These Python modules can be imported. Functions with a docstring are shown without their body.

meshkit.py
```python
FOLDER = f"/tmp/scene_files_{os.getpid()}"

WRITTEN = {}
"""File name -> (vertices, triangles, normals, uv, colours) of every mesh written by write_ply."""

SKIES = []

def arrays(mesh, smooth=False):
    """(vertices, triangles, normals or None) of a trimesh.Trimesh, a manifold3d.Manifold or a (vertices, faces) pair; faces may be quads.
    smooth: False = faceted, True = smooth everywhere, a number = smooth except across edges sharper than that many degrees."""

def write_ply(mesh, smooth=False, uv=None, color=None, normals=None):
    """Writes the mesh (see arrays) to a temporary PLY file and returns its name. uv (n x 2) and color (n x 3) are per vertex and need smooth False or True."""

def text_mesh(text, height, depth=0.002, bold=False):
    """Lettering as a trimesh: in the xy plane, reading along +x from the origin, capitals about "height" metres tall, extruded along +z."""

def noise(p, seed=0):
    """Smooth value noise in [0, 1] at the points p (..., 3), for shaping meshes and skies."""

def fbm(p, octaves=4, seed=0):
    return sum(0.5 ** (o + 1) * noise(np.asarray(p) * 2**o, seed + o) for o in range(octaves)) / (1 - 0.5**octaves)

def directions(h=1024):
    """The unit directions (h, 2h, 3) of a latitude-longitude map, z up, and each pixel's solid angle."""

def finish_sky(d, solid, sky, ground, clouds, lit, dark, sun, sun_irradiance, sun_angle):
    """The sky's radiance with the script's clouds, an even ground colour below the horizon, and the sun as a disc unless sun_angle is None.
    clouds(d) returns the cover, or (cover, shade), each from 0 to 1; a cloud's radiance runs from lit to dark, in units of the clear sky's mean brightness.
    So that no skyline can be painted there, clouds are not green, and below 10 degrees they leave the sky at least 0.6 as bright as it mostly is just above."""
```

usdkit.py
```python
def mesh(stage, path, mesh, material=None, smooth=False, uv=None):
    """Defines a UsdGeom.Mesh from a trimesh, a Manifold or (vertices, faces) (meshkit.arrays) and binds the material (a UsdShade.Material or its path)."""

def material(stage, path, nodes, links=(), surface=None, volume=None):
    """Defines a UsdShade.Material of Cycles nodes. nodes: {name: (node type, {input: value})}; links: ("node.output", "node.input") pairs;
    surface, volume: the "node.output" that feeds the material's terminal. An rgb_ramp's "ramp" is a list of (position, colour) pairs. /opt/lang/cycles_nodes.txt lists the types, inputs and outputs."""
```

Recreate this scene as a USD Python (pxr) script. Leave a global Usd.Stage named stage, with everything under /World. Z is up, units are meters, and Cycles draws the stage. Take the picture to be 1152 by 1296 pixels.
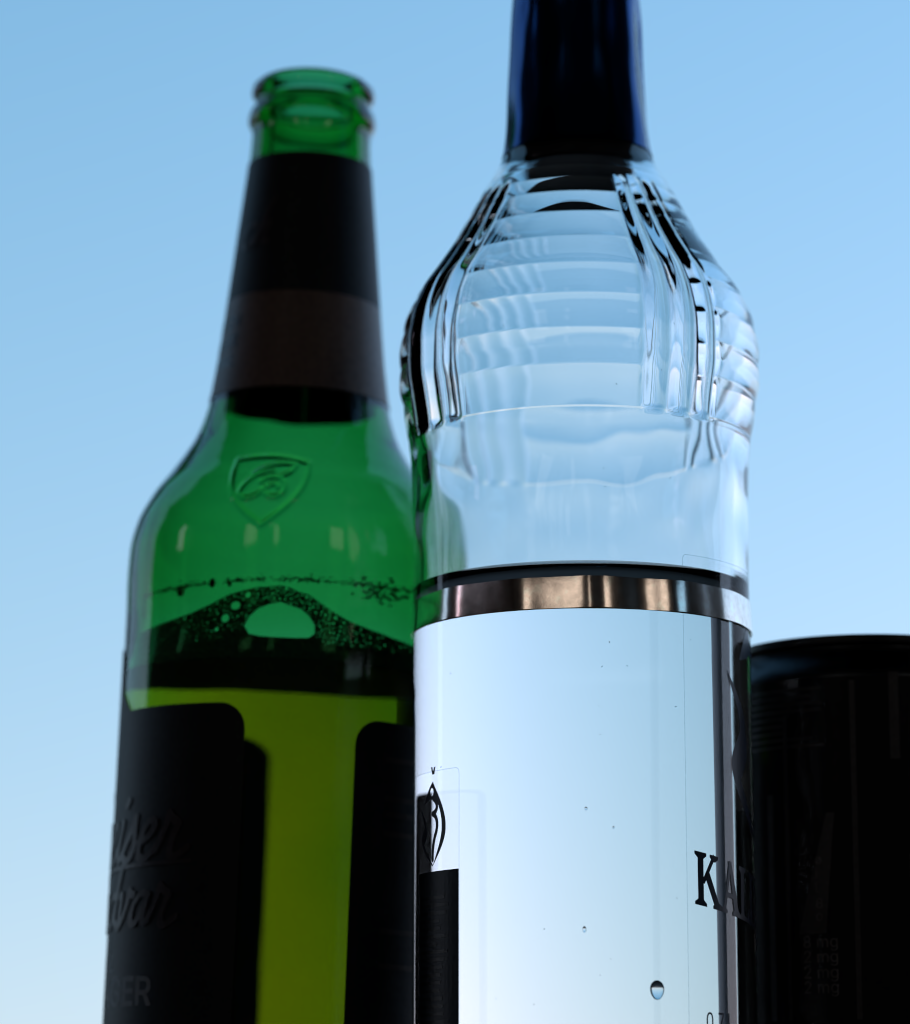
import math, random, glob
import numpy as np, trimesh, shapely
from shapely import affinity
from shapely.geometry import Polygon, LineString, Point, box as sbox
from shapely.ops import unary_union
import usdkit, meshkit
from pxr import Usd, UsdGeom, UsdLux, UsdShade, Gf, Sdf

random.seed(7); rng = np.random.default_rng(7)
PI = math.pi
stage = Usd.Stage.CreateInMemory()
UsdGeom.SetStageUpAxis(stage, 'Z'); UsdGeom.SetStageMetersPerUnit(stage, 1.0)
UsdGeom.Xform.Define(stage, '/World')
M = {}
def mat(name, nodes, links=(), surface='p.BSDF', volume=None):
    M[name] = usdkit.material(stage, '/World/Looks/' + name, nodes, links, surface=surface, volume=volume)
    return M[name]

# ------------------------------------------------------------------ camera, sky, light
FPX, PITCH, CAMH = 4000.0, math.radians(11.5), 0.030       # focal length in picture widths/1152, tilt up, height over the table
cam = UsdGeom.Camera.Define(stage, '/World/camera')
cam.CreateHorizontalApertureAttr(36.0); cam.CreateFocalLengthAttr(36.0 * FPX / 1152)
cam.CreateClippingRangeAttr(Gf.Vec2f(0.02, 3000))
cam.CreateFStopAttr(9.0); cam.CreateFocusDistanceAttr(0.675)
cam.CreateExposureAttr(0.05)
ct = UsdGeom.Xformable(cam)
ct.AddTranslateOp().Set(Gf.Vec3d(0, 0, CAMH)); ct.AddRotateXOp().Set(90 + math.degrees(PITCH))

SUN_EL, SUN_AZ = math.radians(20.0), math.radians(-120.0)   # sun low at the back left, blocked by the unseen wall
mat('sky_look', {'c': ('texture_coordinate', {}), 'm': ('mapping', {'scale': (1, 1, 0.42), 'location': (0, 0, 0.080)}),
                 's': ('sky_texture', {'sky_type': 'single_scattering', 'sun_disc': False, 'sun_elevation': SUN_EL, 'sun_rotation': SUN_AZ,
                                       'air_density': 1.0, 'aerosol_density': 0.5, 'ozone_density': 3.0}),
                 'k': ('mix_color', {'blend_type': 'multiply', 'fac': 1.0, 'b': (0.96, 1.47, 1.46), 'use_clamp': False}),
                 'q': ('separate_color', {}), 'r': ('math', {'math_type': 'power', 'value2': 1.55}), 'j': ('combine_color', {}),
                 'b': ('background_shader', {'strength': 0.12})},
    [('c.generated', 'm.vector'), ('m.vector', 's.vector'), ('s.color', 'k.a'), ('k.result', 'q.color'), ('q.r', 'r.value1'), ('r.value', 'j.r'), ('q.g', 'j.g'), ('q.b', 'j.b'), ('j.color', 'b.color')],
    surface='b.background')
dome = UsdLux.DomeLight.Define(stage, '/World/sky')
UsdShade.MaterialBindingAPI.Apply(dome.GetPrim()).Bind(M['sky_look'])
sun = UsdLux.DistantLight.Define(stage, '/World/sun')
sun.CreateIntensityAttr(0.5); sun.CreateAngleAttr(0.5); sun.CreateColorAttr(Gf.Vec3f(1.0, 0.82, 0.62))
sun.GetPrim().CreateAttribute('inputs:normalize', Sdf.ValueTypeNames.Bool).Set(True)
sd = np.array([math.sin(SUN_AZ) * math.cos(SUN_EL), math.cos(SUN_AZ) * math.cos(SUN_EL), math.sin(SUN_EL)])
UsdGeom.Xformable(sun).AddOrientOp().Set(Gf.Quatf(Gf.Rotation(Gf.Vec3d(0, 0, 1), Gf.Vec3d(*sd)).GetQuat()))

# ------------------------------------------------------------------ helpers: prims
used = {}
def numbered(path):
    if path not in used:
        used[path] = 0; return path
    used[path] += 1
    return f'{path}_{used[path]:03d}'
def tag(prim, **kw):
    prim = prim.GetPrim() if hasattr(prim, 'GetPrim') else prim
    for k, v in kw.items(): prim.SetCustomDataByKey(k, v)
    return prim
def thing(name, loc=(0, 0, 0), tilt=0.0, **kw):
    x = UsdGeom.Xform.Define(stage, numbered('/World/' + name))
    x.AddTranslateOp().Set(Gf.Vec3d(*map(float, loc)))
    if tilt: x.AddRotateYOp().Set(math.degrees(tilt))
    tag(x, **kw); return x
def part(parent, name, mesh, m, smooth=False, label=None, **kw):
    base = str(parent.GetPath()) if parent is not None else '/World'
    p = usdkit.mesh(stage, numbered(base + '/' + name), mesh, M[m], smooth=smooth)
    if label: tag(p, label=label)
    if kw: tag(p, **kw)
    return p
cat = trimesh.util.concatenate

# ------------------------------------------------------------------ helpers: where a sight line of the camera meets a distance
def elev(py): return PITCH - math.atan((py - 648.0) / FPX)
def zat(py, Y): return CAMH + Y * math.tan(elev(py))
def depth(z, Y): return Y * math.cos(PITCH) + (z - CAMH) * math.sin(PITCH)
def rad(hw, py, Y): return hw * depth(zat(py, Y), Y) / FPX

# ------------------------------------------------------------------ helpers: geometry
def smoothstep(a, b, x):
    t = np.clip((np.asarray(x, float) - a) / (b - a), 0, 1); return t * t * (3 - 2 * t)
def curve(pts):
    """monotone smooth r(z) through (z, r) points"""
    from scipy.interpolate import PchipInterpolator
    pts = sorted(pts); z = np.array([p[0] for p in pts]); r = np.array([p[1] for p in pts])
    f = PchipInterpolator(z, r)
    return lambda q: f(np.clip(q, z[0], z[-1]))
def surf(zs, rfun, nphi, flip=False, cap_bottom=False, cap_top=False):
    """closed-round sheet; rfun(z[:,None], phi[None,:]) -> r; phi = 0 faces the camera (-y), growing to the right (+x)"""
    ph = np.linspace(-PI, PI, nphi, endpoint=False)
    zs = np.asarray(zs, float)
    R = np.broadcast_to(rfun(zs[:, None], ph[None, :]), (len(zs), nphi))
    v = np.stack([R * np.sin(ph), -R * np.cos(ph), np.broadcast_to(zs[:, None], R.shape)], -1).reshape(-1, 3)
    i, j = np.meshgrid(np.arange(len(zs) - 1), np.arange(nphi), indexing='ij')
    a = i * nphi + j; b = i * nphi + (j + 1) % nphi; c = a + nphi; d = b + nphi
    f = np.concatenate([np.stack([a, b, d], -1).reshape(-1, 3), np.stack([a, d, c], -1).reshape(-1, 3)])
    v = list(v); f = list(f); k = np.arange(nphi)
    if cap_bottom:
        v.append([0, 0, zs[0]]); f += [[len(v) - 1, (q + 1) % nphi, q] for q in k]
    if cap_top:
        o = (len(zs) - 1) * nphi; v.append([0, 0, zs[-1]]); f += [[len(v) - 1, o + q, o + (q + 1) % nphi] for q in k]
    f = np.array(f)
    return trimesh.Trimesh(np.array(v), f[:, ::-1] if flip else f, process=False)
def lathe(profile, nphi=128):
    """profile: (r, z) points going up the outside; closed rings; faces outwards"""
    ph = np.linspace(-PI, PI, nphi, endpoint=False); P = np.array(profile, float)
    v = np.stack([P[:, None, 0] * np.sin(ph), -P[:, None, 0] * np.cos(ph), np.broadcast_to(P[:, None, 1], (len(P), nphi))], -1).reshape(-1, 3)
    i, j = np.meshgrid(np.arange(len(P) - 1), np.arange(nphi), indexing='ij')
    a = i * nphi + j; b = i * nphi + (j + 1) % nphi; c = a + nphi; d = b + nphi
    f = np.concatenate([np.stack([a, b, d], -1).reshape(-1, 3), np.stack([a, d, c], -1).reshape(-1, 3)])
    return trimesh.Trimesh(v, f, process=False)
def rounded(pts, r=0.0006, n=4):
    """rounds the corners of an open (r, z) profile"""
    P = [np.array(p, float) for p in pts]; out = [P[0]]
    for a, b, c in zip(P, P[1:], P[2:]):
        u, w = a - b, c - b; lu, lw = np.linalg.norm(u), np.linalg.norm(w); t = min(r, lu * .45, lw * .45)
        p0, p1 = b + u / lu * t, b + w / lw * t
        for s in np.linspace(0, 1, n + 1): out.append((1 - s) ** 2 * p0 + 2 * s * (1 - s) * b + s * s * p1)
    out.append(P[-1]); return out
def polys(g):
    return [p for p in getattr(g, 'geoms', [g]) if p.geom_type == 'Polygon' and p.area > 1e-12]
def wrap(shape, R, off=0.0, thick=0.0001, step=math.radians(2.0), zstep=None):
    """a sheet cut to a shapely shape in (phi, z/0.04) lying on the round surface R(z); phi in radians"""
    vs, fs, n = [], [], 0
    K = 0.04
    def place(P, extra):
        ph, z = P[:, 0], P[:, 1] * K; r = R(z) + off + extra
        return np.stack([r * np.sin(ph), -r * np.cos(ph), z], 1)
    x0, y0, x1, y1 = shape.bounds
    zst = (zstep / K) if zstep else (y1 - y0 + 1)
    for p in polys(shape):
        a0, b0, a1, b1 = p.bounds
        for k in range(int(math.floor(a0 / step)), int(math.ceil(a1 / step))):
            for q in range(int(math.floor(b0 / zst)), int(math.ceil(b1 / zst))):
                cell = sbox(k * step, q * zst, (k + 1) * step, (q + 1) * zst)
                for c in polys(p.intersection(cell)):
                    V, F = trimesh.creation.triangulate_polygon(c, engine='earcut')
                    if len(F) == 0: continue
                    e = V[F]; cr = (e[:, 1, 0] - e[:, 0, 0]) * (e[:, 2, 1] - e[:, 0, 1]) - (e[:, 1, 1] - e[:, 0, 1]) * (e[:, 2, 0] - e[:, 0, 0])
                    F = np.where((cr < 0)[:, None], F[:, ::-1], F)
                    vs.append(place(V, thick)); fs.append(F + n); n += len(V)
                    if thick:
                        vs.append(place(V, 0)); fs.append(F[:, ::-1] + n); n += len(V)
        if thick:
            for ring in [p.exterior, *p.interiors]:
                c = np.array(shapely.segmentize(ring, step).coords)
                o, i = place(c, thick), place(c, 0); m = len(c)
                vs += [o, i]; k = np.arange(m - 1)
                fs.append(np.concatenate([np.stack([k, k + 1, k + 1 + m], 1), np.stack([k, k + 1 + m, k + m], 1)])[:, ::-1] + n); n += 2 * m
    t = trimesh.Trimesh(np.vstack(vs), np.vstack(fs), process=False)
    t.merge_vertices(digits_vertex=7)
    return t
def flat(shape, phi0, z0, R0, sx=1.0):
    """a shape in metres (x right, y up) -> (phi, z/0.04) round the point phi0, z0 on radius R0"""
    return affinity.translate(affinity.scale(shape, sx / R0, 1 / 0.04, origin=(0, 0)), phi0, z0 / 0.04)
def sticker(phi0, phi1, z0, z1, rc, R0):
    b = sbox(phi0 * R0, z0, phi1 * R0, z1).buffer(-rc).buffer(rc, quad_segs=8)
    return affinity.scale(b, 1 / R0, 1 / 0.04, origin=(0, 0))

FONT = glob.glob('/opt/blender-*/*/datafiles/fonts/Inter.woff2')[0]
def lettering(text, height, bold=False):
    from PIL import Image, ImageDraw, ImageFont
    font = ImageFont.truetype(FONT, 96)
    x0, y0, x1, y1 = font.getbbox(text, anchor='ls', stroke_width=2 * bold)
    im = Image.new('L', (x1 - x0 + 8, y1 - y0 + 8))
    ImageDraw.Draw(im).text((4 - x0, 4 - y0), text, 255, font, anchor='ls', stroke_width=2 * bold)
    on = np.pad(np.asarray(im) > 127, ((0, 0), (1, 1))).astype(np.int8)
    rows, starts = np.nonzero(np.diff(on, axis=1) == 1); ends = np.nonzero(np.diff(on, axis=1) == -1)[1]
    s = shapely.union_all(shapely.box(starts, -rows - 1, ends, -rows)).buffer(0.6).buffer(-0.6).simplify(0.9)
    k = height / 70.0
    return affinity.affine_transform(s, [k, 0, 0, k, -4 * k, (4 - y0) * k])
def bez(*P, n=10):
    """poly-Bezier: first point then triples"""
    P = [np.array(p, float) for p in P]; out = [P[0]]
    for k in range(1, len(P), 3):
        a, b, c, d = out[-1], P[k], P[k + 1], P[k + 2]
        for t in np.linspace(0, 1, n + 1)[1:]: out.append((1 - t) ** 3 * a + 3 * t * (1 - t) ** 2 * b + 3 * t * t * (1 - t) * c + t ** 3 * d)
    return np.array(out)

# ------------------------------------------------------------------ materials
mat('clear_glass', {'p': ('glass_bsdf', {'color': (0.992, 0.997, 0.996), 'IOR': 1.5, 'roughness': 0.0})})
mat('spirit', {'p': ('glass_bsdf', {'color': (1, 1, 1), 'IOR': 1.36 / 1.5, 'roughness': 0.0})})
mat('spirit_top', {'p': ('glass_bsdf', {'color': (1, 1, 1), 'IOR': 1.36, 'roughness': 0.0})})
mat('water_drop', {'p': ('glass_bsdf', {'color': (1, 1, 1), 'IOR': 1.33, 'roughness': 0.0})})
mat('green_glass', {'p': ('glass_bsdf', {'color': (1, 1, 1), 'IOR': 1.5, 'roughness': 0.0}),
                    'v': ('absorption_volume', {'color': (0.045, 0.715, 0.30), 'density': 700.0})}, volume='v.volume')
mat('beer', {'p': ('glass_bsdf', {'color': (1, 1, 1), 'IOR': 1.34, 'roughness': 0.0}),
             'v': ('absorption_volume', {'color': (0.998, 0.77, 0.06), 'density': 76.0})}, volume='v.volume')
mat('beer_foam', {'g': ('geometry', {}), 'n': ('voronoi_texture', {'scale': 900.0}), 'b': ('bump', {'strength': 0.6, 'distance': 0.0006}),
                  'p': ('principled_bsdf', {'base_color': (0.42, 0.36, 0.24), 'roughness': 0.45})},
    [('g.position', 'n.vector'), ('n.distance', 'b.height'), ('b.normal', 'p.normal')])
mat('foam_speck', {'p': ('principled_bsdf', {'base_color': (0.30, 0.26, 0.18), 'roughness': 0.5})})
def paper(name, c, rough, spec=0.5, metal=0.0, scale=900.0, bump=0.15):
    mat(name, {'g': ('geometry', {}), 'n': ('noise_texture', {'scale': scale, 'detail': 4.0}), 'b': ('bump', {'strength': bump, 'distance': 0.0003}),
               'r': ('rgb_ramp', {'ramp': [(0.3, tuple(x * .8 for x in c)), (0.7, tuple(x * 1.15 for x in c))]}),
               'p': ('principled_bsdf', {'roughness': rough, 'specular_ior_level': spec, 'metallic': metal})},
        [('g.position', 'n.vector'), ('n.fac', 'b.height'), ('b.normal', 'p.normal'), ('n.fac', 'r.fac'), ('r.color', 'p.base_color')])
paper('black_paper', (0.025, 0.030, 0.032), 0.5, 0.2)
paper('black_ink', (0.006, 0.006, 0.009), 0.3, 0.4)
paper('relief_ink', (0.060, 0.046, 0.045), 0.4, 0.25)
paper('copper_paper', (0.22, 0.15, 0.12), 0.42, 0.3)
paper('grey_ink', (0.34, 0.34, 0.34), 0.5, 0.1)
paper('navy_ink', (0.008, 0.012, 0.030), 0.35)
paper('panel_ink', (0.014, 0.022, 0.035), 0.35, 0.4)
paper('gold_foil', (0.98, 0.85, 0.74), 0.15, 0.5, 1.0, 400.0, 0.05)
paper('navy_foil', (0.006, 0.048, 0.165), 0.14, 0.5, 1.0, 120.0, 0.05)
paper('black_plastic', (0.010, 0.010, 0.011), 0.35, 0.4)
paper('can_lacquer', (0.016, 0.013, 0.014), 0.14, 0.4, 0.0, 300.0, 0.05)
paper('can_print', (0.20, 0.18, 0.17), 0.4)
paper('can_dim_print_highlight', (0.07, 0.06, 0.06), 0.4)  # dim print, and the highlight streaks painted on the can
paper('can_metal', (0.035, 0.04, 0.045), 0.30, 0.5, 1.0, 300.0, 0.05)
paper('wood', (0.020, 0.013, 0.009), 0.8, 0.1, 0.0, 30.0, 0.1)
paper('dark_paint', (0.10, 0.105, 0.115), 0.35, 0.6, 0.0, 12.0, 0.1)
paper('soil', (0.035, 0.036, 0.028), 0.9, 0.2, 0.0, 3.0, 0.3)
mat('label_film', {'t': ('transparent_bsdf', {'color': (0.985, 0.985, 0.985)}), 'g': ('glossy_bsdf', {'color': (1, 1, 1), 'roughness': 0.05}), 'f': ('fresnel', {'IOR': 1.12}),
                   'p': ('mix_closure', {})}, [('f.fac', 'p.fac'), ('t.BSDF', 'p.closure1'), ('g.BSDF', 'p.closure2')], surface='p.closure')
mat('film_edge', {'t': ('transparent_bsdf', {'color': (0.72, 0.78, 0.82)}), 'g': ('glossy_bsdf', {'color': (1, 1, 1), 'roughness': 0.2}),
                  'p': ('mix_closure', {'fac': 0.06})}, [('t.BSDF', 'p.closure1'), ('g.BSDF', 'p.closure2')], surface='p.closure')

# ------------------------------------------------------------------ ground and table
g = trimesh.creation.box((1200, 1200, 0.4)); g.apply_translation((0, 0, -0.95))
part(None, 'ground', g, 'soil', kind='structure')
tb = thing('table', (0.0, 0.62, 0.0), label='unseen long dark wooden table under the two bottles and the can', category='table')
for k in range(13):  # out of view; long and dark so the liquid surface mirrors dark wood
    pl = trimesh.creation.box((1.10, 0.0975, 0.024)); pl.apply_translation((0, -0.2 + 0.1 * k, -0.012))
    part(tb, 'plank', pl, 'wood')
for sx in (-1, 1):
    for sy in (-0.2, 1.0):
        lg = trimesh.creation.box((0.05, 0.05, 0.726)); lg.apply_translation((0.5 * sx, sy, -0.024 - 0.363))
        part(tb, 'leg', lg, 'wood')

# ------------------------------------------------------------------ out-of-view column at left, placed for the dark strip in the clear bottle
for ang, dist, w_, lab_, m_ in ((-30.5, 1.25, 0.22, 'unseen dark grey round column on the left, refracted as the dark strip in the clear bottle', 'dark_paint'),):
    pp_ = thing('unseen_pillar', (0.028 + dist * math.sin(math.radians(ang)), 0.70 + dist * math.cos(math.radians(ang)), -0.75), label=lab_, category='pillar')
    for nm, bw, z0_, z1_ in (('shaft', w_, 0.18, 3.2), ('base', w_ + .05, 0.0, 0.18), ('capital', w_ + .05, 3.2, 3.32)):
        bx_ = trimesh.creation.box((bw, bw, z1_ - z0_)) if ang > 0 or nm != 'shaft' else trimesh.creation.cylinder(bw / 2, z1_ - z0_, sections=64); bx_.apply_translation((0, 0, (z0_ + z1_) / 2)); bx_.apply_transform(trimesh.transformations.rotation_matrix(math.radians(-ang), [0, 0, 1]))
        part(pp_, nm, bx_, m_, smooth=40)

# ------------------------------------------------------------------ unseen wall behind the camera: darkens the fronts, glowing panes light the gold band
paper('dark_boards', (0.045, 0.030, 0.022), 0.7, 0.3, 0.0, 12.0, 0.1)
mat('unseen_lit_pane', {'p': ('emission', {'color': (1.0, 0.88, 0.78), 'strength': 0.95})}, surface='p.emission')  # glow of unseen panes, set to brighten the gold band
hs = thing('unseen_back_wall', (0, -1.5, -0.75), label='unseen dark wall with glowing windows behind the camera, darkening the fronts and lighting the gold band', category='wall')
HX0, HX1, HH = -14.0, 3.6, 7.0
wins = []                                                     # unseen glowing panes mirrored in the gold band: centre x, width, bottom, top
for x_, w_ in ((-3.2, .70), (-1.16, .46), (-0.36, .15), (1.55, .62)):
    dz = math.hypot(2.17, x_ - 0.03)
    wins.append((x_, w_, 0.89 + dz * math.tan(math.radians(14.6)), 0.89 + dz * math.tan(math.radians(25.0))))
xs_ = [HX0]
for cx_, w_, b_, t_ in sorted(wins): xs_ += [cx_ - w_ / 2, cx_ + w_ / 2]
xs_.append(HX1)
wallp = sbox(HX0, 0, HX1, HH)
for cx_, w_, b_, t_ in wins: wallp = wallp.difference(sbox(cx_ - w_ / 2, b_, cx_ + w_ / 2, t_))
wm = trimesh.creation.extrude_polygon(wallp, 0.25, engine='earcut'); wm.apply_transform(trimesh.transformations.rotation_matrix(PI / 2, [1, 0, 0]))
part(hs, 'wall', wm, 'dark_boards')
for cx_, w_, b_, t_ in wins:
    fp = sbox(cx_ - w_ / 2 + .002, b_ + .002, cx_ + w_ / 2 - .002, t_ - .002); fp = fp.difference(fp.buffer(-0.012, join_style='mitre'))
    fm_ = trimesh.creation.extrude_polygon(fp, 0.05, engine='earcut'); fm_.apply_transform(trimesh.transformations.rotation_matrix(PI / 2, [1, 0, 0])); fm_.apply_translation((0, -0.06, 0))
    wf = part(hs, 'window', fm_, 'wood')
    pn_ = trimesh.creation.box((w_ - .026, 0.006, t_ - b_ - .026)); pn_.apply_translation((cx_, -0.09, (b_ + t_) / 2))
    part(wf, 'glowing_pane', pn_, 'unseen_lit_pane')

for sx_, o0, o1, yf, nm in ((1, -1.20, -0.15, 1.5, 'right'), (-1, -0.10, 0.50, 1.7, 'left')):  # out-of-view walls placed to block side light, slotted for the band's reflections
    ps = thing('unseen_side_wall', (2.62 * sx_, 0, -0.75), label=f'unseen dark side wall with an opening, blocking side light and shaping the band reflections, {nm} of the table', category='wall')
    q_ = sbox(-1.49, 0, yf, 3.30).difference(sbox(o0, 1.62, o1, 2.15))
    w1 = trimesh.creation.extrude_polygon(q_, 0.12, engine='earcut'); v_ = w1.vertices.copy()
    w1.vertices = np.stack([v_[:, 2] * sx_, v_[:, 0], v_[:, 1]], 1)
    if sx_ < 0: w1.faces = w1.faces[:, ::-1]
    part(ps, 'wall', w1, 'dark_boards')
    sl_ = trimesh.creation.box((0.20, o1 - o0 + .06, 0.03)); sl_.apply_translation((0.06 * sx_, (o0 + o1) / 2, 1.604)); part(ps, 'unseen_sill', sl_, 'wood')
rf_ = thing('unseen_roof', (0, 0.02, 2.57), label='unseen dark roof over the table, keeping overhead sky light off the fronts', category='roof')
for k in range(17):  # out of view, placed to cut sky light from overhead
    bd = trimesh.creation.box((0.396, 3.0, 0.03)); bd.apply_translation((-3.2 + 0.4 * k, 0, 0.015)); part(rf_, 'board', bd, 'dark_boards')
cv = trimesh.creation.box((6.9, 3.02, 0.10)); cv.apply_translation((0, 0.01, 0.082)); part(rf_, 'covering', cv, 'dark_boards')

# ------------------------------------------------------------------ clear spirit bottle
VY = 0.70
VX = (735 - 576) / FPX * depth(zat(720, VY), VY)
vb = thing('spirit_bottle', (VX, VY, 0), label='clear ribbed glass spirit bottle with navy cap, half full, in front of the others', category='bottle')
vs = [(205, 95), (222, 104), (240, 115), (262, 128), (285, 141), (320, 162), (355, 186), (385, 207), (420, 221), (455, 226.5), (490, 226.5), (520, 222), (550, 217.5),
      (590, 213.5), (640, 212), (700, 212), (780, 212), (1296, 218)]
vpts = [(zat(y, VY), rad(w, y, VY)) for y, w in vs]
vpts += [(zat(192, VY), rad(92, 192, VY)), (zat(120, VY), rad(84, 120, VY)), (zat(0, VY), rad(77, 0, VY)), (0.335, 0.0135), (0.0, vpts[-1][1])]
vR = curve(vpts)
RB = float(vR(zat(800, VY)))
def front(py, R=vR, Y=VY):
    z = zat(py, Y - 0.03)
    for _ in range(6): z = zat(py, Y - float(R(z)))
    return z
LEVEL = front(716)
bands = sorted(front(y) for y in (206, 222, 240, 266, 297, 330, 368, 412, 458, 513))
ribz = (front(520), front(214))
groups = [math.radians(a) for a in (31.5, -57.5, 121.5, -147.5)]
def wob(ph, z, s, seed):
    q = np.stack(np.broadcast_arrays(np.sin(ph) * s, np.cos(ph) * s, z * s / 0.04), -1)
    return meshkit.noise(q + 20, seed) - 0.5
def v_outer(z, ph):
    r = vR(z)
    z, ph = np.broadcast_arrays(z, ph)
    b = np.array(bands); k = np.clip(np.searchsorted(b, z) - 1, 0, len(b) - 2)
    t = (z - b[k]) / (b[k + 1] - b[k]); ok = (t > 0) & (t < 1)
    band = np.where(ok, 0.00038 * (1 - np.abs(2 * np.clip(t, 0, 1) - 1) ** 2.2) - 0.0002, 0)
    band = band * (1 - 0.65 * smoothstep(bands[3], bands[-2], z))
    env = smoothstep(ribz[0], ribz[0] + 0.0022, z) * (1 - smoothstep(ribz[1] - 0.003, ribz[1], z))
    rib, mask = np.zeros(z.shape), np.zeros(z.shape)
    for g0 in groups:
        d = (ph - g0 + PI) % (2 * PI) - PI
        mask = np.maximum(mask, 1 - smoothstep(math.radians(13.0), math.radians(15.5), np.abs(d)))
        for o in (-9.2, 0, 9.2):
            u = np.abs(d - math.radians(o)) / math.radians(4.6)
            rib = np.maximum(rib, (1.0 if abs(g0) < 1.2 else 0.50) * np.where(u < 1, np.cos(np.clip(u, 0, 1) * PI / 2) ** 1.3, 0))
    amp = 0.0014 * np.clip(vR(z) / 0.038, 0.45, 1)
    m = mask * env
    return r + band * (1 - m) + m * (rib * amp - 0.0004) + 0.00012 * wob(ph, z, 5.0, 3) * smoothstep(LEVEL - .004, LEVEL + .01, z)
nz = lambda z0, z1, s: list(np.arange(z0, z1, s))
ztop = 0.334
zs = [0.0] + nz(0.004, LEVEL - 0.01, 0.006) + nz(LEVEL - 0.01, bands[0] - 0.006, 0.0006) + nz(bands[0] - 0.006, bands[-1] + 0.004, 0.00022) + nz(bands[-1] + 0.004, ztop, 0.0012) + [ztop]
outer = surf(zs, v_outer, 800, cap_bottom=True)
th = curve([(0.0, 0.003), (LEVEL, 0.0030), (bands[0], 0.0036), (bands[4], 0.0042), (bands[-1], 0.0062), (ztop, 0.0042)])
def v_inner(z, ph):
    return vR(z) - th(z) + (0.00055 * wob(ph, z, 2.2, 5) + 0.0006 * wob(ph, z, 4.5, 9) * np.exp(-((z - bands[0] + 0.006) / 0.016) ** 2)) * smoothstep(LEVEL + .002, LEVEL + .02, z)
MEN = 0.0016
zi = [LEVEL + MEN] + nz(LEVEL + MEN + 0.0006, ztop, 0.0008) + [ztop]
inner = surf(zi, v_inner, 400, flip=True)
ri, ro = float(v_inner(np.array(ztop), np.array(0.0))), float(vR(ztop))
lip = lathe([(ro, ztop), (ri, ztop)], 400)
part(vb, 'bottle_glass', cat([outer, inner, lip]), 'clear_glass', smooth=35)
rs = lambda z: vR(z) - th(z)
side = lathe([(0.0001, 0.004), (float(rs(0.004)) - 0.004, 0.004), (float(rs(0.006)) - 0.001, 0.0055)] + [(float(rs(z)), z) for z in [0.008] + nz(0.015, LEVEL, 0.006) + [LEVEL + MEN]], 400)
part(vb, 'spirit', side, 'spirit', smooth=40)
rl = float(rs(LEVEL + MEN))
top = lathe([(rl - d, LEVEL + MEN * math.exp(-d / 0.0013)) for d in [0, .0002, .0005, .0009, .0014, .002, .003, .0045, .007, .012, .02, rl - 0.0001]], 400)
part(vb, 'spirit_surface', top, 'spirit_top', smooth=60)
# cap: navy foil sleeve with a few creases, black stopper below it
cz0, cz1 = front(172), 0.338
def cap_r(z, ph):
    zz, pp = np.broadcast_arrays(z, ph)
    r = vR(zz) + 0.00025 + 0.00035 * smoothstep(cz0 + .03, cz1, zz)
    for (za, pa, sz, sp, a) in ((zat(85, VY), 1.35, .009, .20, -.0016), (zat(60, VY), 1.62, .014, .12, .0007), (zat(70, VY), -1.45, .016, .25, .0007), (zat(160, VY), -1.3, .010, .15, -.0004), (zat(120, VY), 1.25, .02, .08, -.0005)):
        r = r + a * np.exp(-((zz - za) / sz) ** 2 - (((pp - pa + PI) % (2 * PI) - PI) / sp) ** 2)
    return r + 0.00035 * wob(pp, zz, 4.0, 11)
cap = cat([surf(nz(cz0, cz1, 0.0008) + [cz1], cap_r, 360, cap_top=True), lathe([(float(vR(cz0)) + 0.00008, cz0), (float(cap_r(np.array(cz0), np.array(0.))) , cz0)], 360)])
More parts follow.
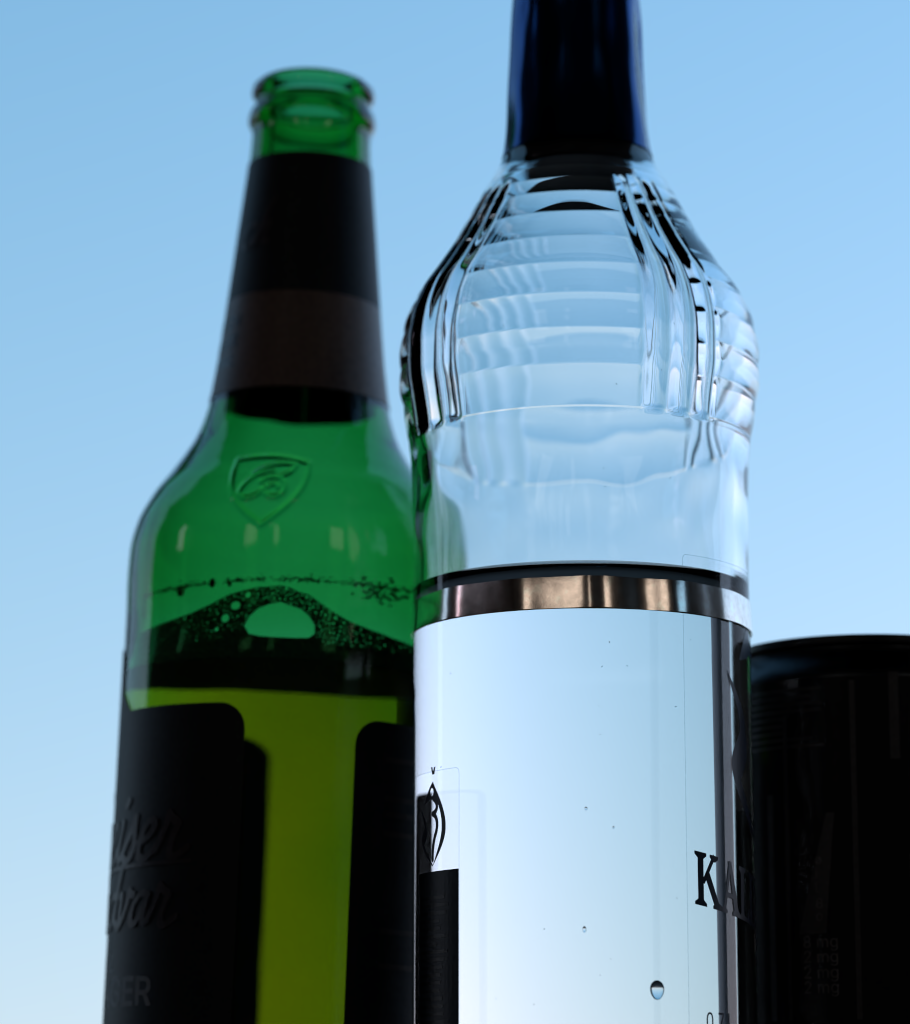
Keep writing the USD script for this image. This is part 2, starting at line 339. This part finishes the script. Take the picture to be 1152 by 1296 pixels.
part(vb, 'cap', cap, 'navy_foil', smooth=40)
sz = front(194)
sr = float(rs(sz)) - 0.0002
part(vb, 'stopper', lathe(rounded([(0.0001, sz), (sr, sz), (float(rs(cz1 - .006)) - .0003, cz1 - .006), (0.0001, cz1 - 0.006)], 0.0008), 96), 'black_plastic', smooth=40)
# gold band on the near half of the body just under the liquid's edge
gz0, gz1 = front(770), front(730)
def band_r(z, ph):
    return RB + 0.00012 + 0.00085 * (0.15 + 0.85 * np.cos(ph) ** 2) * (1.0 + np.sin(ph * 13 + 0.6 + 20 * (z - gz0)) * .6 + np.sin(ph * 8.3 + 1.9) * .4 + np.sin(ph * 29 + .4 + 90 * (z - gz0)) * .05)
GB = 96.0
gp = np.radians(np.linspace(-GB, GB, 260)); gzs = np.linspace(gz0, gz1, 9)
def strip(rf, flip=False):
    v = np.array([[rf(z, p) * math.sin(p), -rf(z, p) * math.cos(p), z] for z in gzs for p in gp]); n = len(gp)
    i, j = np.meshgrid(np.arange(len(gzs) - 1), np.arange(n - 1), indexing='ij'); a = i * n + j
    f = np.concatenate([np.stack([a, a + 1, a + n + 1], -1).reshape(-1, 3), np.stack([a, a + n + 1, a + n], -1).reshape(-1, 3)])
    return trimesh.Trimesh(v, f[:, ::-1] if flip else f, process=False)
gb = part(vb, 'gold_band', cat([strip(lambda z, p: band_r(np.float64(z), p) + 0.00035 * (1 - ((z - gz0) / (gz1 - gz0))) ), strip(lambda z, p: RB + 0.00004, True)]), 'gold_foil', smooth=True)
nn = np.array(gb.GetNormalsAttr().Get()); h_ = len(nn) // 2; t_ = np.repeat(np.linspace(0, 1, len(gzs)), len(gp))[:, None]   # normals tipped upward so the foil mirrors the unseen glowing panes
nn[:h_] += np.concatenate([np.zeros((h_, 2)), 0.02 + 0.06 * t_], 1); nn /= np.linalg.norm(nn, axis=1, keepdims=True); gb.GetNormalsAttr().Set(nn.astype(np.float32))

# lettering and emblems printed on clear film
def serif_stroke(a, b, w, sa=True, sb=True, sw=None):
    a, b = np.array(a, float), np.array(b, float)
    s = [LineString([a, b]).buffer(w / 2, cap_style='flat')]
    sw = sw or w * 1.15
    for end, on in ((a, sa), (b, sb)):
        if on:
            d = 1 if end[1] > 0.5 else -1
            s.append(Polygon([(end[0] - sw, end[1]), (end[0] + sw, end[1]), (end[0] + sw, end[1] - d * .035), (end[0] + w * .5, end[1] - d * .10), (end[0] - w * .5, end[1] - d * .10), (end[0] - sw, end[1] - d * .035)]))
    return s
def serif(ch):
    w, t = 0.16, 0.065
    if ch == 'K': return unary_union(serif_stroke((.18, 0), (.18, 1), w) + serif_stroke((.27, .45), (.66, 1), t, False, True, .14) + [Polygon([(.33, .58), (.45, .68), (.86, .035), (.92, 0), (.70, 0)]), *serif_stroke((.80, 0), (.80, .05), .14, True, False, .18)]), .92
    if ch == 'A': return unary_union(serif_stroke((.10, 0), (.40, 1), t, True, False, .12) + [Polygon([(.34, 1), (.44, 1), (.80, 0), (.60, 0)]), sbox(.2, .32, .6, .385)] + serif_stroke((.70, 0), (.70, .05), .16, True, False, .19)), .84
    if ch == 'L': return unary_union(serif_stroke((.18, 0), (.18, 1), w) + [sbox(.1, 0, .62, .06), Polygon([(.62, 0), (.66, .26), (.62, .26), (.50, .05)])]), .66
    if ch == 'I': return unary_union(serif_stroke((.18, 0), (.18, 1), w)), .36
    if ch == 'N': return unary_union(serif_stroke((.14, 0), (.14, 1), t, True, False, .13) + serif_stroke((.76, 0), (.76, 1), t, False, True, .13) + [Polygon([(.02, 1), (.22, 1), (.80, 0), (.72, 0)])]), .90
    return Polygon(), .4
def serif_line(text, height, gap=0.03):
    x, out = 0, []
    for c in text:
        g_, adv = serif(c); out.append(affinity.translate(g_, x, 0)); x += adv + gap
    return [affinity.scale(o, height, height, origin=(0, 0)) for o in out]
def tilt_print(shape, k): return affinity.affine_transform(shape, [1, 0, k, 1, 0, 0])
onbody = lambda z: np.full(np.shape(z), 0.0) + vR(z)
def emblem():
    """a pointed drop of two leaves round a curl"""
    o = []
    o.append(Polygon(np.vstack([bez((.5, 1.0), (.62, .86), (.86, .66), (.84, .42), (.82, .25), (.62, .10), (.5, 0)), bez((.5, 0), (.62, .16), (.74, .30), (.745, .45), (.75, .64), (.62, .78), (.47, .90))])))
    o.append(Polygon(np.vstack([bez((.5, 1.0), (.36, .92), (.28, .82), (.24, .76)), [(.36, .78)], bez((.40, .80), (.46, .79), (.52, .80), (.60, .78)), [(.58, .86)]])).buffer(.004))
    o.append(LineString(bez((.52, .80), (.66, .74), (.64, .64), (.50, .62), (.66, .58), (.64, .44), (.57, .36), (.52, .28), (.49, .18), (.50, .08))).buffer(.032))
    o.append(Polygon(np.vstack([bez((.10, .70), (.20, .60), (.30, .56), (.30, .46), (.36, .36), (.26, .30), (.22, .27), (.30, .18), (.40, .10), (.5, .02)), bez((.5, 0), (.34, .10), (.18, .18), (.14, .28), (.10, .36), (.16, .40), (.22, .46), (.24, .54), (.14, .60), (.10, .70))])).buffer(0))
    o.append(Polygon([(.44, 1.18), (.48, 1.09), (.54, 1.09), (.57, 1.18), (.53, 1.17), (.505, 1.12), (.48, 1.18)]))
    g_ = unary_union([x.buffer(0) for x in o])
    return g_.difference(Point(.47, .88).buffer(.05))
def film(name, phi0, phi1, z0, z1):
    s = sticker(phi0, phi1, z0, z1, 0.0012, RB)
    f = part(vb, name, wrap(s, onbody, 0.00006, 0, step=math.radians(3)), 'label_film', smooth=True)
    rim = s.difference(affinity.scale(affinity.scale(s, RB, .04, origin=(0, 0)).buffer(-0.00016), 1 / RB, 25, origin=(0, 0)))
    part(f, 'film_edge', wrap(rim, onbody, 0.00009, 0, step=math.radians(3)), 'film_edge', smooth=True)
    return f
fl = film('front_label', math.radians(33), math.radians(165), 0.012, front(694))
for k, (g_, c) in enumerate(zip(serif_line('KALINKA', 0.0110), 'KALINKA')):
    s = tilt_print(affinity.scale(g_.buffer(0.00016), 0.78, 1, origin=(0, 0)), -0.14)
    part(fl, 'letter', wrap(flat(s, math.radians(36.5), front(1140) - 0.0, RB), onbody, 0.00012, 0.00005, step=math.radians(2)), 'navy_ink', label='letter ' + c)
for k, t in enumerate(('VODKA', 'ORIGINAL')):
    part(fl, 'small_lettering', wrap(flat(lettering(t, 0.0060), math.radians(80), front(1205 + 42 * k), RB, 0.8), onbody, 0.00012, 0.00005), 'navy_ink')
part(fl, 'small_lettering', wrap(flat(lettering('0,7 l', 0.0036), math.radians(40), front(1301), RB, 0.8), onbody, 0.00012, 0.00005), 'navy_ink')
big = affinity.scale(emblem().intersection(sbox(0, 0, 1, .93)), 0.045, 0.054, origin=(0, 0))
part(fl, 'emblem', wrap(flat(big, math.radians(47.7), front(1060), RB), onbody, 0.00012, 0.00005), 'navy_ink')
bl = film('back_label', math.radians(-165), math.radians(-46.5), 0.012, front(962))
sm = affinity.scale(emblem(), 0.0150, 0.0182, origin=(0, 0))
part(bl, 'emblem', wrap(flat(sm, math.radians(-72.5), front(1086), RB), onbody, 0.00012, 0.00005), 'navy_ink')
pz0, pz1 = 0.020, front(1093)
pn = part(bl, 'print_panel', wrap(sticker(math.radians(-72), math.radians(-46.7), pz0, pz1, 0.00002, RB), onbody, 0.00012, 0.00005), 'panel_ink')
for k in range(22):
    w = 0.0125 * (0.62 + 0.38 * rng.random())
    part(pn, 'text_line', wrap(flat(sbox(0, 0, w, 0.0007), math.radians(-70), pz1 - 0.006 - 0.00165 * k, RB), onbody, 0.00019, 0.00003), 'black_ink')

# droplets on the glass
def droplet(parent, px, py, rx, rz, R, X, Y, bump_=0.45):
    z = front(py, R, Y); r = float(R(z)); ph = math.asin(max(-1, min(1, ((px - 576) / FPX * (depth(z, Y) - r) - X) / r)))
    s = trimesh.creation.icosphere(3, 1.0); v = s.vertices.copy(); v[:, 2] *= (1 + 0.25 * np.clip(-v[:, 2], 0, 1)); s.vertices = v * [rx, rx * bump_, rz]
    s.apply_transform(trimesh.transformations.rotation_matrix(ph, [0, 0, 1])); s.apply_translation([(r + rx * .05) * math.sin(ph), -(r + rx * .05) * math.cos(ph), z])
    return part(parent, 'droplet', s, 'water_drop', smooth=True)
for _ in range(3):
    droplet(vb, rng.uniform(585, 890), rng.uniform(790, 1290), *[rng.uniform(.00015, .00034)] * 2, vR, VX, VY)
dust = []
for _ in range(34):
    a_, z_, q_ = rng.uniform(-1.0, 0.85), rng.uniform(.06, front(300)), rng.uniform(.00005, .00014)
    dust.append(affinity.rotate(affinity.scale(Point(0, 0).buffer(q_, quad_segs=2), rng.uniform(1, 3), 1), rng.uniform(-60, 60)))
    dust[-1] = flat(dust[-1], a_, z_, RB)
tag(part(vb, 'dust_speck', wrap(unary_union(dust), onbody, 0.00055, 0.00003, step=0.2), 'film_edge'), kind='stuff')
for px, py, rx, rz in ((833, 1251, .0016, .0018), (740, 1176, .0004, .0006)):
    droplet(vb, px, py, rx, rz, vR, VX, VY)

# ------------------------------------------------------------------ green beer bottle
BY, TILT = 0.742, 0.034
bs = [(117, 73), (121, 76.5), (128, 77.5), (133, 75.5), (138, 71.5), (143, 72), (152, 78), (163, 80.5), (169, 79), (175, 75.5), (181, 75), (202, 76), (300, 86), (390, 95.5), (490, 107.5), (520, 113), (545, 120),
      (570, 130), (592, 143), (615, 159), (645, 181), (680, 198), (715, 205.5), (750, 207), (800, 206.5), (1296, 211.5)]
bpts = [(zat(y, BY), rad(w, y, BY)) for y, w in bs]
bpts += [(zat(114, BY), rad(70, 114, BY)), (0.0, bpts[-1][1])]
bR = curve(bpts); bz_top = zat(114, BY)
# the axis passes the picture column 366 at row 700 and leans to the right
zc = zat(700, BY)
BX = (371 - 576) / FPX * depth(zc, BY) - math.tan(TILT) * zc
BRB = float(bR(zat(900, BY)))
bb = thing('beer_bottle', (BX, BY, 0.0012), TILT, label='open green glass beer bottle with black labels and foam inside', category='bottle')
bfront = lambda py: front(py, bR, BY)
# embossed shield
shz, shphi = bfront(627), math.radians(-7.0)
RS = float(bR(shz))
def strokes():
    L = [bez((-.0098, .0085), (-.003, .0097), (.004, .0096), (.0098, .0076)), bez((.0098, .0076), (.0092, .001), (.0062, -.003), (-.0006, -.0085)), bez((-.0006, -.0085), (-.0062, -.004), (-.0096, -.002), (-.0098, .0085)),
         bez((-.0066, -.0006), (-.0050, -.0036), (-.0012, -.0006), (-.0006, .0008)), bez((-.0066, -.0006), (-.0064, .0020), (-.0036, .0052), (.0010, .0050)),
         bez((-.0040, .0044), (-.0010, .0074), (.0040, .0078), (.0064, .0070), (.0056, .0050), (.0042, .0044), (.0024, .0036)),
         bez((-.0016, .0024), (.0004, .0046), (.0044, .0036), (.0040, .0006), (.0036, -.0018), (.0006, -.0022), (-.0004, -.0006)), bez((.0002, .0012), (.0014, .0022), (.0024, .0016), (.0026, .0008))]
    return L
stroke_pts = np.vstack([shapely.segmentize(LineString(l), 0.0001).coords for l in strokes()])
from scipy.spatial import cKDTree
stree = cKDTree(stroke_pts)
def b_outer(z, ph):
    zz, pp = np.broadcast_arrays(z, ph)
    r = bR(zz) + 0.00012 * wob(pp, zz, 4.0, 21)
    near = (np.abs(zz - shz) < 0.013) & (np.abs(pp - shphi) < 0.45)
    add = np.zeros(zz.shape)
    if near.any():
        d, _ = stree.query(np.stack([(pp[near] - shphi) * RS, (zz[near] - shz)], 1))
        add[near] = 0.00036 * np.exp(-(d / 0.00065) ** 2)
    return r + add
def phi_grid():
    fine = np.linspace(shphi - 0.42, shphi + 0.42, 300)
    rest = np.linspace(shphi + 0.42, shphi - 0.42 + 2 * PI, 420)[1:-1]
    return np.concatenate([fine, rest])
def surf_phi(zs, rfun, ph, flip=False, cap_bottom=False):
    n = len(ph); zs = np.asarray(zs); R = np.broadcast_to(rfun(zs[:, None], ((ph + PI) % (2 * PI) - PI)[None, :]), (len(zs), n))
    v = np.stack([R * np.sin(ph), -R * np.cos(ph), np.broadcast_to(zs[:, None], R.shape)], -1).reshape(-1, 3)
    i, j = np.meshgrid(np.arange(len(zs) - 1), np.arange(n), indexing='ij'); a = i * n + j; b = i * n + (j + 1) % n
    f = np.concatenate([np.stack([a, b, b + n], -1).reshape(-1, 3), np.stack([a, b + n, a + n], -1).reshape(-1, 3)])
    if cap_bottom:
        v = np.vstack([v, [[0, 0, zs[0]]]]); k = np.arange(n); f = np.vstack([f, np.stack([np.full(n, len(v) - 1), (k + 1) % n, k], 1)])
    return trimesh.Trimesh(v, f[:, ::-1] if flip else f, process=False)
pg = phi_grid()
zb = [0.0] + nz(0.004, zat(860, BY), 0.006) + nz(zat(860, BY), shz - .014, 0.0010) + nz(shz - .014, shz + .014, 0.00024) + nz(shz + .014, zat(185, BY), 0.0012) + nz(zat(185, BY), bz_top, 0.00030) + [bz_top]
bth = curve([(0, .0017), (zat(880, BY), .0017), (zat(790, BY), .0028), (zat(720, BY), .0033), (zat(500, BY), .0033), (zat(200, BY), .0036), (bz_top, .0034)])
bi = lambda z: np.minimum(bR(z), np.where(z > zat(190, BY), rad(75, 190, BY) + 0 * z, 9.0)) - bth(z)
bin_ = lambda z, ph: bi(z) + 0 * ph + 0.00030 * wob(ph, z, 2.0, 31)
zib = [0.005] + nz(0.010, zat(860, BY), 0.006) + nz(zat(860, BY), bz_top, 0.0010) + [bz_top]
o_, i_ = surf_phi(zb, b_outer, pg, cap_bottom=True), surf_phi(zib, bin_, pg, flip=True)
nI = len(i_.vertices); i_.vertices = np.vstack([i_.vertices, [[0, 0, 0.005]]]); k = np.arange(len(pg)); i_.faces = np.vstack([i_.faces, np.stack([np.full(len(pg), nI), k, (k + 1) % len(pg)], 1)])
n = len(pg); oT, iT = o_.vertices[(len(zb) - 1) * n: len(zb) * n], i_.vertices[(len(zib) - 1) * n: len(zib) * n]
mid = (oT + iT) / 2 + [0, 0, 0.0008]
lipv = np.vstack([oT, mid, iT]); a = k; b = (k + 1) % n
lf = np.concatenate([np.stack([a + q * n, b + q * n, b + (q + 1) * n], 1) for q in (0, 1)] + [np.stack([a + q * n, b + (q + 1) * n, a + (q + 1) * n], 1) for q in (0, 1)])
whole = cat([o_, i_, trimesh.Trimesh(lipv, lf, process=False)]); whole.merge_vertices(digits_vertex=8)
bg = part(bb, 'bottle_glass', whole, 'green_glass', smooth=40)
# beer (reaches 0.25 mm into the glass so that no air lies between), foam
BL = bfront(838)
beer = lathe([(0.0001, 0.0048)] + [(float(bi(z)) + 0.00035, z) for z in [0.0049] + nz(0.010, BL, 0.006) + [BL]] + [(float(bi(BL)) - 0.002, BL), (0.0001, BL)], 300)
part(bb, 'beer', beer, 'beer', smooth=40)
FT = bfront(816)
fr = lambda z: float(bi(z)) - 0.0003
foam = lathe(rounded([(0.0001, BL - 0.0003), (fr(BL), BL - 0.0003), (fr(FT), FT), (fr(FT) - 0.006, FT - 0.0008), (0.0001, FT - 0.0012)], 0.0006), 240)
fm = part(bb, 'foam', foam, 'beer_foam', smooth=40)
# the crest of bubbles that clings to the near wall: an outline with holes
AX = lambda py: 397 - 0.0452 * (py - 100)
def bphi(px, py, R=207.0): return math.asin(max(-.999, min(.999, (px - AX(py)) / R)))
crest = [(160, 797), (190, 793), (225, 785), (250, 779), (275, 769), (300, 757), (318, 752), (335, 748), (350, 747), (366, 745), (378, 747), (388, 752), (402, 755), (418, 766), (436, 777), (455, 786), (480, 793), (505, 799), (530, 804), (560, 806), (575, 806)]
pts = [(bphi(x, y), bfront(y) / .04) for x, y in crest]
lowz = (BL + 0.001) / .04
shape = Polygon([(-1.75, lowz), (-1.75, (FT - .0004) / .04)] + pts + [(1.75, (FT - .0004) / .04), (1.75, lowz)]).buffer(0)
def hole(px, py, rx, ry=None, n=20):
    ry = ry or rx
    c = np.array([(bphi(px + rx * math.cos(t), py), bfront(py + ry * math.sin(t)) / .04) for t in np.linspace(0, 2 * PI, n, endpoint=False)])
    return Polygon(c)
bigc = [(320, 797), (326, 785), (337, 775), (352, 769), (366, 766), (378, 770), (392, 774), (402, 782), (409, 793), (409, 804), (401, 810), (384, 811), (360, 811), (340, 810), (326, 807)]
holes = [Polygon([(bphi(x, y), bfront(y) / .04) for x, y in bigc]).buffer(0.004).buffer(-0.002), hole(308, 771, 6.5, 5.5), hole(324, 757.5, 4), hole(295, 787, 5.5), hole(436, 782, 2.6), hole(284, 801, 3), hole(447, 779, 2)]
placed = [(308, 771, 8), (324, 757, 5), (295, 787, 7), (436, 782, 4), (284, 801, 4), (447, 779, 3)]
cx = np.array([c[0] for c in crest]); cy = np.array([c[1] for c in crest])
tries = 0
bigp = Polygon(bigc)
while len(placed) < 480 and tries < 40000:
    tries += 1
    x = rng.uniform(200, 535); top_ = np.interp(x, cx, cy); depth_ = rng.random() ** 1.5 * 46 + 2.2
    y = top_ + depth_; r = rng.uniform(.9, 2.1) * (1.25 if rng.random() < .14 else 1) * (1 - .35 * depth_ / 46)
    if y > 822 or bigp.distance(Point(x, y)) < r + 1.2: continue
    if any((x - q[0]) ** 2 + (y - q[1]) ** 2 < (r + q[2] + 1.0) ** 2 for q in placed): continue
    placed.append((x, y, r)); holes.append(hole(x, y, r, n=9))
shape = shape.difference(unary_union(holes))
frR = lambda z: bi(z) - 0.0006
part(fm, 'foam_crest', wrap(shape, frR, 0, 0.0005, step=math.radians(4)), 'beer_foam')
# dried foam line and specks on the wall above the foam
specks = []
for _ in range(900):
    x = rng.uniform(150, 545); u = (x - 360) / 200
    y = 737 + 10 * max(0, -u - .2) - 3 * u + rng.normal(0, 1.6) + (rng.random() < .12) * rng.uniform(-8, 3)
    if rng.random() > 0.55 + 0.45 * math.sin(x / 17.0) * math.sin(x / 7.3): continue
    specks.append(hole(x, y, rng.uniform(.6, 2.4), rng.uniform(.4, 0.9), 8))
for x, y, r in ((235, 748, 5), (277, 741, 4), (300, 743, 2.5)): specks.append(hole(x, y, r, r * 1.5))
for _ in range(60):
    specks.append(hole(495 + rng.normal(0, 17), 742 + rng.normal(0, 9), rng.uniform(1.2, 4.5), rng.uniform(.6, 2.2), 8))
sp = part(bb, 'dried_foam', wrap(unary_union([s.buffer(0) for s in specks]), frR, 0.0002, 0.0002, step=math.radians(6)), 'foam_speck')
tag(sp, kind='stuff')
# labels
onb = lambda z: np.asarray(bR(z)) + 0 * np.asarray(z)
D = math.radians
z1, z1b = bfront(896), bfront(806)
u = lambda d: D(d) * BRB
lab = Polygon([(u(-10), 0.010), (u(-10), z1), (u(-63), z1), (u(-71), z1 + 0.0045), (u(-78), z1b), (u(-102), z1b), (u(-109), z1 + .0045), (u(-117), z1), (u(-174.2), z1), (u(-174.2), 0.010)])
lab = lab.buffer(-0.006).buffer(0.006, quad_segs=8)
lab = affinity.scale(lab, 1 / BRB, 25, origin=(0, 0))
fl2 = part(bb, 'front_label', wrap(lab, onb, 0.00010, 0.00014, step=D(2), zstep=0.01), 'black_paper', smooth=25)
bl2 = part(bb, 'back_label', wrap(sticker(D(27.5), D(78), 0.010, bfront(909), 0.006, BRB), onb, 0.00010, 0.00014, step=D(2), zstep=0.01), 'black_paper', smooth=25)
def script(word):
    """joined handwriting: strokes per letter in units of the x-height, slanted"""
    G = {'B': ([bez((.1, 0), (.2, .7), (.25, 1.3), (.3, 1.7)), bez((.05, 1.5), (.5, 2.0), (1.2, 1.7), (.9, 1.2), (.8, 1.0), (.5, .95), (.35, .95), (.9, 1.0), (1.15, .6), (.9, .2), (.6, -.15), (.2, .0), (.1, .2))], 1.25),
         'u': ([bez((.1, 1), (.05, .5), (.1, 0), (.35, .02), (.6, .05), (.7, .6), (.72, 1), (.7, .5), (.7, .05), (.95, .1))], .92),
         'd': ([bez((.75, .85), (.5, 1.1), (.1, .8), (.12, .4), (.15, -.1), (.6, -.1), (.74, .6)), bez((.85, 1.9), (.8, 1.2), (.65, .05), (1.0, .12))], 1.0),
         'w': ([bez((.05, 1), (.1, .4), (.1, 0), (.3, 0), (.5, 0), (.6, .6), (.62, 1), (.62, .4), (.6, 0), (.85, 0), (1.1, .1), (1.2, .6), (1.1, 1.0))], 1.25),
         'e': ([bez((.1, .45), (.6, .5), (.75, .95), (.45, 1.0), (.1, 1.0), (.0, .0), (.4, .0), (.6, .0), (.75, .15), (.85, .3))], .80),
         'i': ([bez((.2, 1), (.15, .5), (.1, .0), (.3, .02), (.4, .05), (.45, .15), (.5, .25)), bez((.28, 1.45), (.30, 1.48), (.32, 1.52), (.33, 1.55))], .48),
         's': ([bez((.0, .2), (.3, .6), (.4, .9), (.42, 1.1), (.45, .7), (.75, .4), (.55, .1), (.4, -.1), (.1, .0), (.08, .15))], .72),
         'r': ([bez((.05, .2), (.2, .6), (.25, .9), (.22, 1.15), (.4, .95), (.6, .95), (.62, .85), (.55, .5), (.5, .0), (.75, .02), (.9, .05), (1.0, .15), (1.1, .25))], 1.0),
         'v': ([bez((.05, .9), (.2, 1.1), (.2, .6), (.22, .0), (.5, .2), (.65, .7), (.6, 1.05), (.7, .9), (.8, .9), (.85, .92))], .82),
         'a': ([bez((.7, .85), (.5, 1.1), (.1, .8), (.12, .4), (.15, -.1), (.6, -.1), (.72, .9), (.7, .3), (.7, .0), (.95, .15))], .92),
         'h': ([bez((.1, 0), (.2, .7), (.3, 1.4), (.42, 1.9)), bez((.15, .4), (.3, .9), (.65, 1.2), (.62, .7), (.55, .2), (.55, .0), (.85, .15))], .9),
         'c': ([bez((.7, .85), (.5, 1.1), (.1, .9), (.12, .4), (.15, -.1), (.55, -.05), (.8, .3))], .8)}
    x, out = 0, []
    for c in word:
        st, adv = G[c]
        for s_ in st: out.append(LineString(s_ + [x, 0]).buffer(.105))
        x += adv
    return affinity.skew(unary_union(out), 18, origin=(0, 0)), x
for word, xh, py, phr in (('Budweiser', .0088, 1093, -31), ('Budvar', .0080, 1180, -34)):
    s_, wd = script(word); s_ = affinity.scale(s_, xh, xh, origin=(0, 0)); w = wd * xh
    part(fl2, 'raised_lettering', wrap(flat(s_, D(phr) - w / BRB, bfront(py), BRB), onb, 0.00018, 0.00034, step=D(2)), 'relief_ink', smooth=25)
ul = LineString(bez((-.075, -.003), (-.04, .002), (-.02, .0008), (0, .0020))).buffer(.00045)
part(fl2, 'underline', wrap(flat(ul, D(-27), bfront(1108), BRB), onb, 0.00018, 0.00030, step=D(2)), 'relief_ink', smooth=25)
for t, hgt, py, phr in (('ORIGINAL', .0040, 1236, -66), ('LAGER', .0062, 1281, -41)):
    s_ = lettering(t, hgt, True); w = s_.bounds[2] * 1.12
    part(fl2, 'lettering', wrap(flat(affinity.scale(s_, 1.12, 1, origin=(0, 0)), D(phr) - w / BRB, bfront(py), BRB), onb, 0.00018, 0.00008, step=D(2)), 'grey_ink')
for py in (960, 1010, 1030, 1055, 1180, 1225):
    part(bl2, 'lettering', wrap(flat(sbox(0, 0, .016 + .012 * rng.random(), .0012), D(40), bfront(py), BRB), onb, 0.00024, 0.00006, step=D(2)), 'relief_ink')
n0, n1, n2 = bfront(494), bfront(372), bfront(196)
ring_band = lambda a, b_: sbox(-PI + 0.001, a / .04, PI - 0.001, b_ / .04)
nl = part(bb, 'neck_label', wrap(ring_band(n1, n2), onb, 0.00010, 0.00012, step=D(3), zstep=0.008), 'black_paper', smooth=25)
cb = part(nl, 'copper_band', wrap(ring_band(n0, n1 - 0.00005), onb, 0.00010, 0.00012, step=D(3), zstep=0.008), 'copper_paper', smooth=25)
for k, (t, py) in enumerate((('THE CZECH', 412), ('LAGER', 437), ('ORIGINAL', 461))):
    s_ = lettering(t, .0030, True); z = bfront(py); rr = float(bR(z)); w = s_.bounds[2]
    part(nl, 'lettering', wrap(flat(s_, D(-47) - w / rr, z, rr), onb, 0.00023, 0.00005, step=D(3)), 'black_ink')
s_, wd = script('ch'); s_ = affinity.scale(s_, .0060, .0060, origin=(0, 0)); z = bfront(312)
part(nl, 'raised_lettering', wrap(flat(s_, D(-62), z, float(bR(z))), onb, 0.00023, 0.0002, step=D(3)), 'relief_ink', smooth=25)

# ------------------------------------------------------------------ drink can
CY = 0.737
CX = (1090 - 576) / FPX * depth(zat(900, CY), CY)
CR = rad(172, 950, CY)
cR0 = lambda z: CR + 0 * np.asarray(z)
ctop = zat(828, CY); cn0 = ctop - 0.0022; cn1 = zat(880, CY)
rr_ = rad(157, 815, CY)
cc = thing('drink_can', (CX, CY, 0), label='black drink can with dark rim, cut by the right picture edge', category='can')
part(cc, 'can_body', lathe(rounded([(0.0001, 0.0), (CR * .80, 0.0), (CR, 0.006), (CR, cn1)], .002), 160), 'can_lacquer', smooth=40)
part(cc, 'can_neck', lathe([(CR, cn1)] + [(CR + (rr_ - .0012 - CR) * float(smoothstep(0, 1, t)), cn1 + (cn0 - cn1) * t) for t in np.linspace(.05, 1, 12)], 160), 'can_metal', smooth=60)
part(cc, 'rim', lathe(rounded([(rr_ - .0012, cn0), (rr_ + .0004, cn0 + .0004), (rr_ + .0004, ctop), (rr_ - .0012, ctop + .0003), (rr_ - .0016, ctop - .004)], .0003), 160), 'black_plastic', smooth=50)
part(cc, 'lid', lathe([(rr_ - .0014, ctop - .004), (rr_ - .004, ctop - .0045), (rr_ - .006, ctop - .003), (.0001, ctop - .003)], 160), 'can_metal', smooth=50)
cfront = lambda py: front(py, cR0, CY)
for t, py in (('8 mg', 1198), ('2 mg', 1217), ('2 mg', 1237), ('2 mg', 1256)):
    part(cc, 'lettering', wrap(flat(lettering(t, .0026), D(-34), cfront(py), CR), cR0, 0.00005, 0.00004), 'can_print')
for t, py in (('o', 1092), ('i', 1110), ('l', 1128), ('8', 1148), ('o', 1164)):
    part(cc, 'lettering', wrap(flat(lettering(t, .0022), D(-28), cfront(py), CR), cR0, 0.00005, 0.00004), 'can_print')
tri = Polygon([(-.0040, 0), (.0024, 0), (.0048, .0268), (.0030, .0268)])
part(cc, 'print_panel', wrap(flat(tri, D(-28), cfront(1180), CR), cR0, 0.00002, 0.00002), 'can_dim_print_highlight')
for ph_, w_, py0, py1 in ((-50, .0016, 1000, 1290), (-41, .0010, 900, 1290), (-12, .0012, 860, 1290), (4, .0022, 850, 960), (11, .0010, 1080, 1290)):  # faint vertical highlights painted as pale streaks on the lacquer
    a_, b_ = cfront(py1), cfront(py0)
    part(cc, 'highlight_streak', wrap(flat(sbox(0, 0, w_, b_ - a_), D(ph_), a_, CR), cR0, 0.00002, 0.00002), 'can_dim_print_highlight')
for k in range(9):
    part(cc, 'text_line', wrap(flat(sbox(0, 0, .012 + .01 * rng.random(), .0006), D(-62), cfront(870 + 9 * k), CR), cR0, 0.00005, 0.00003), 'can_dim_print_highlight')
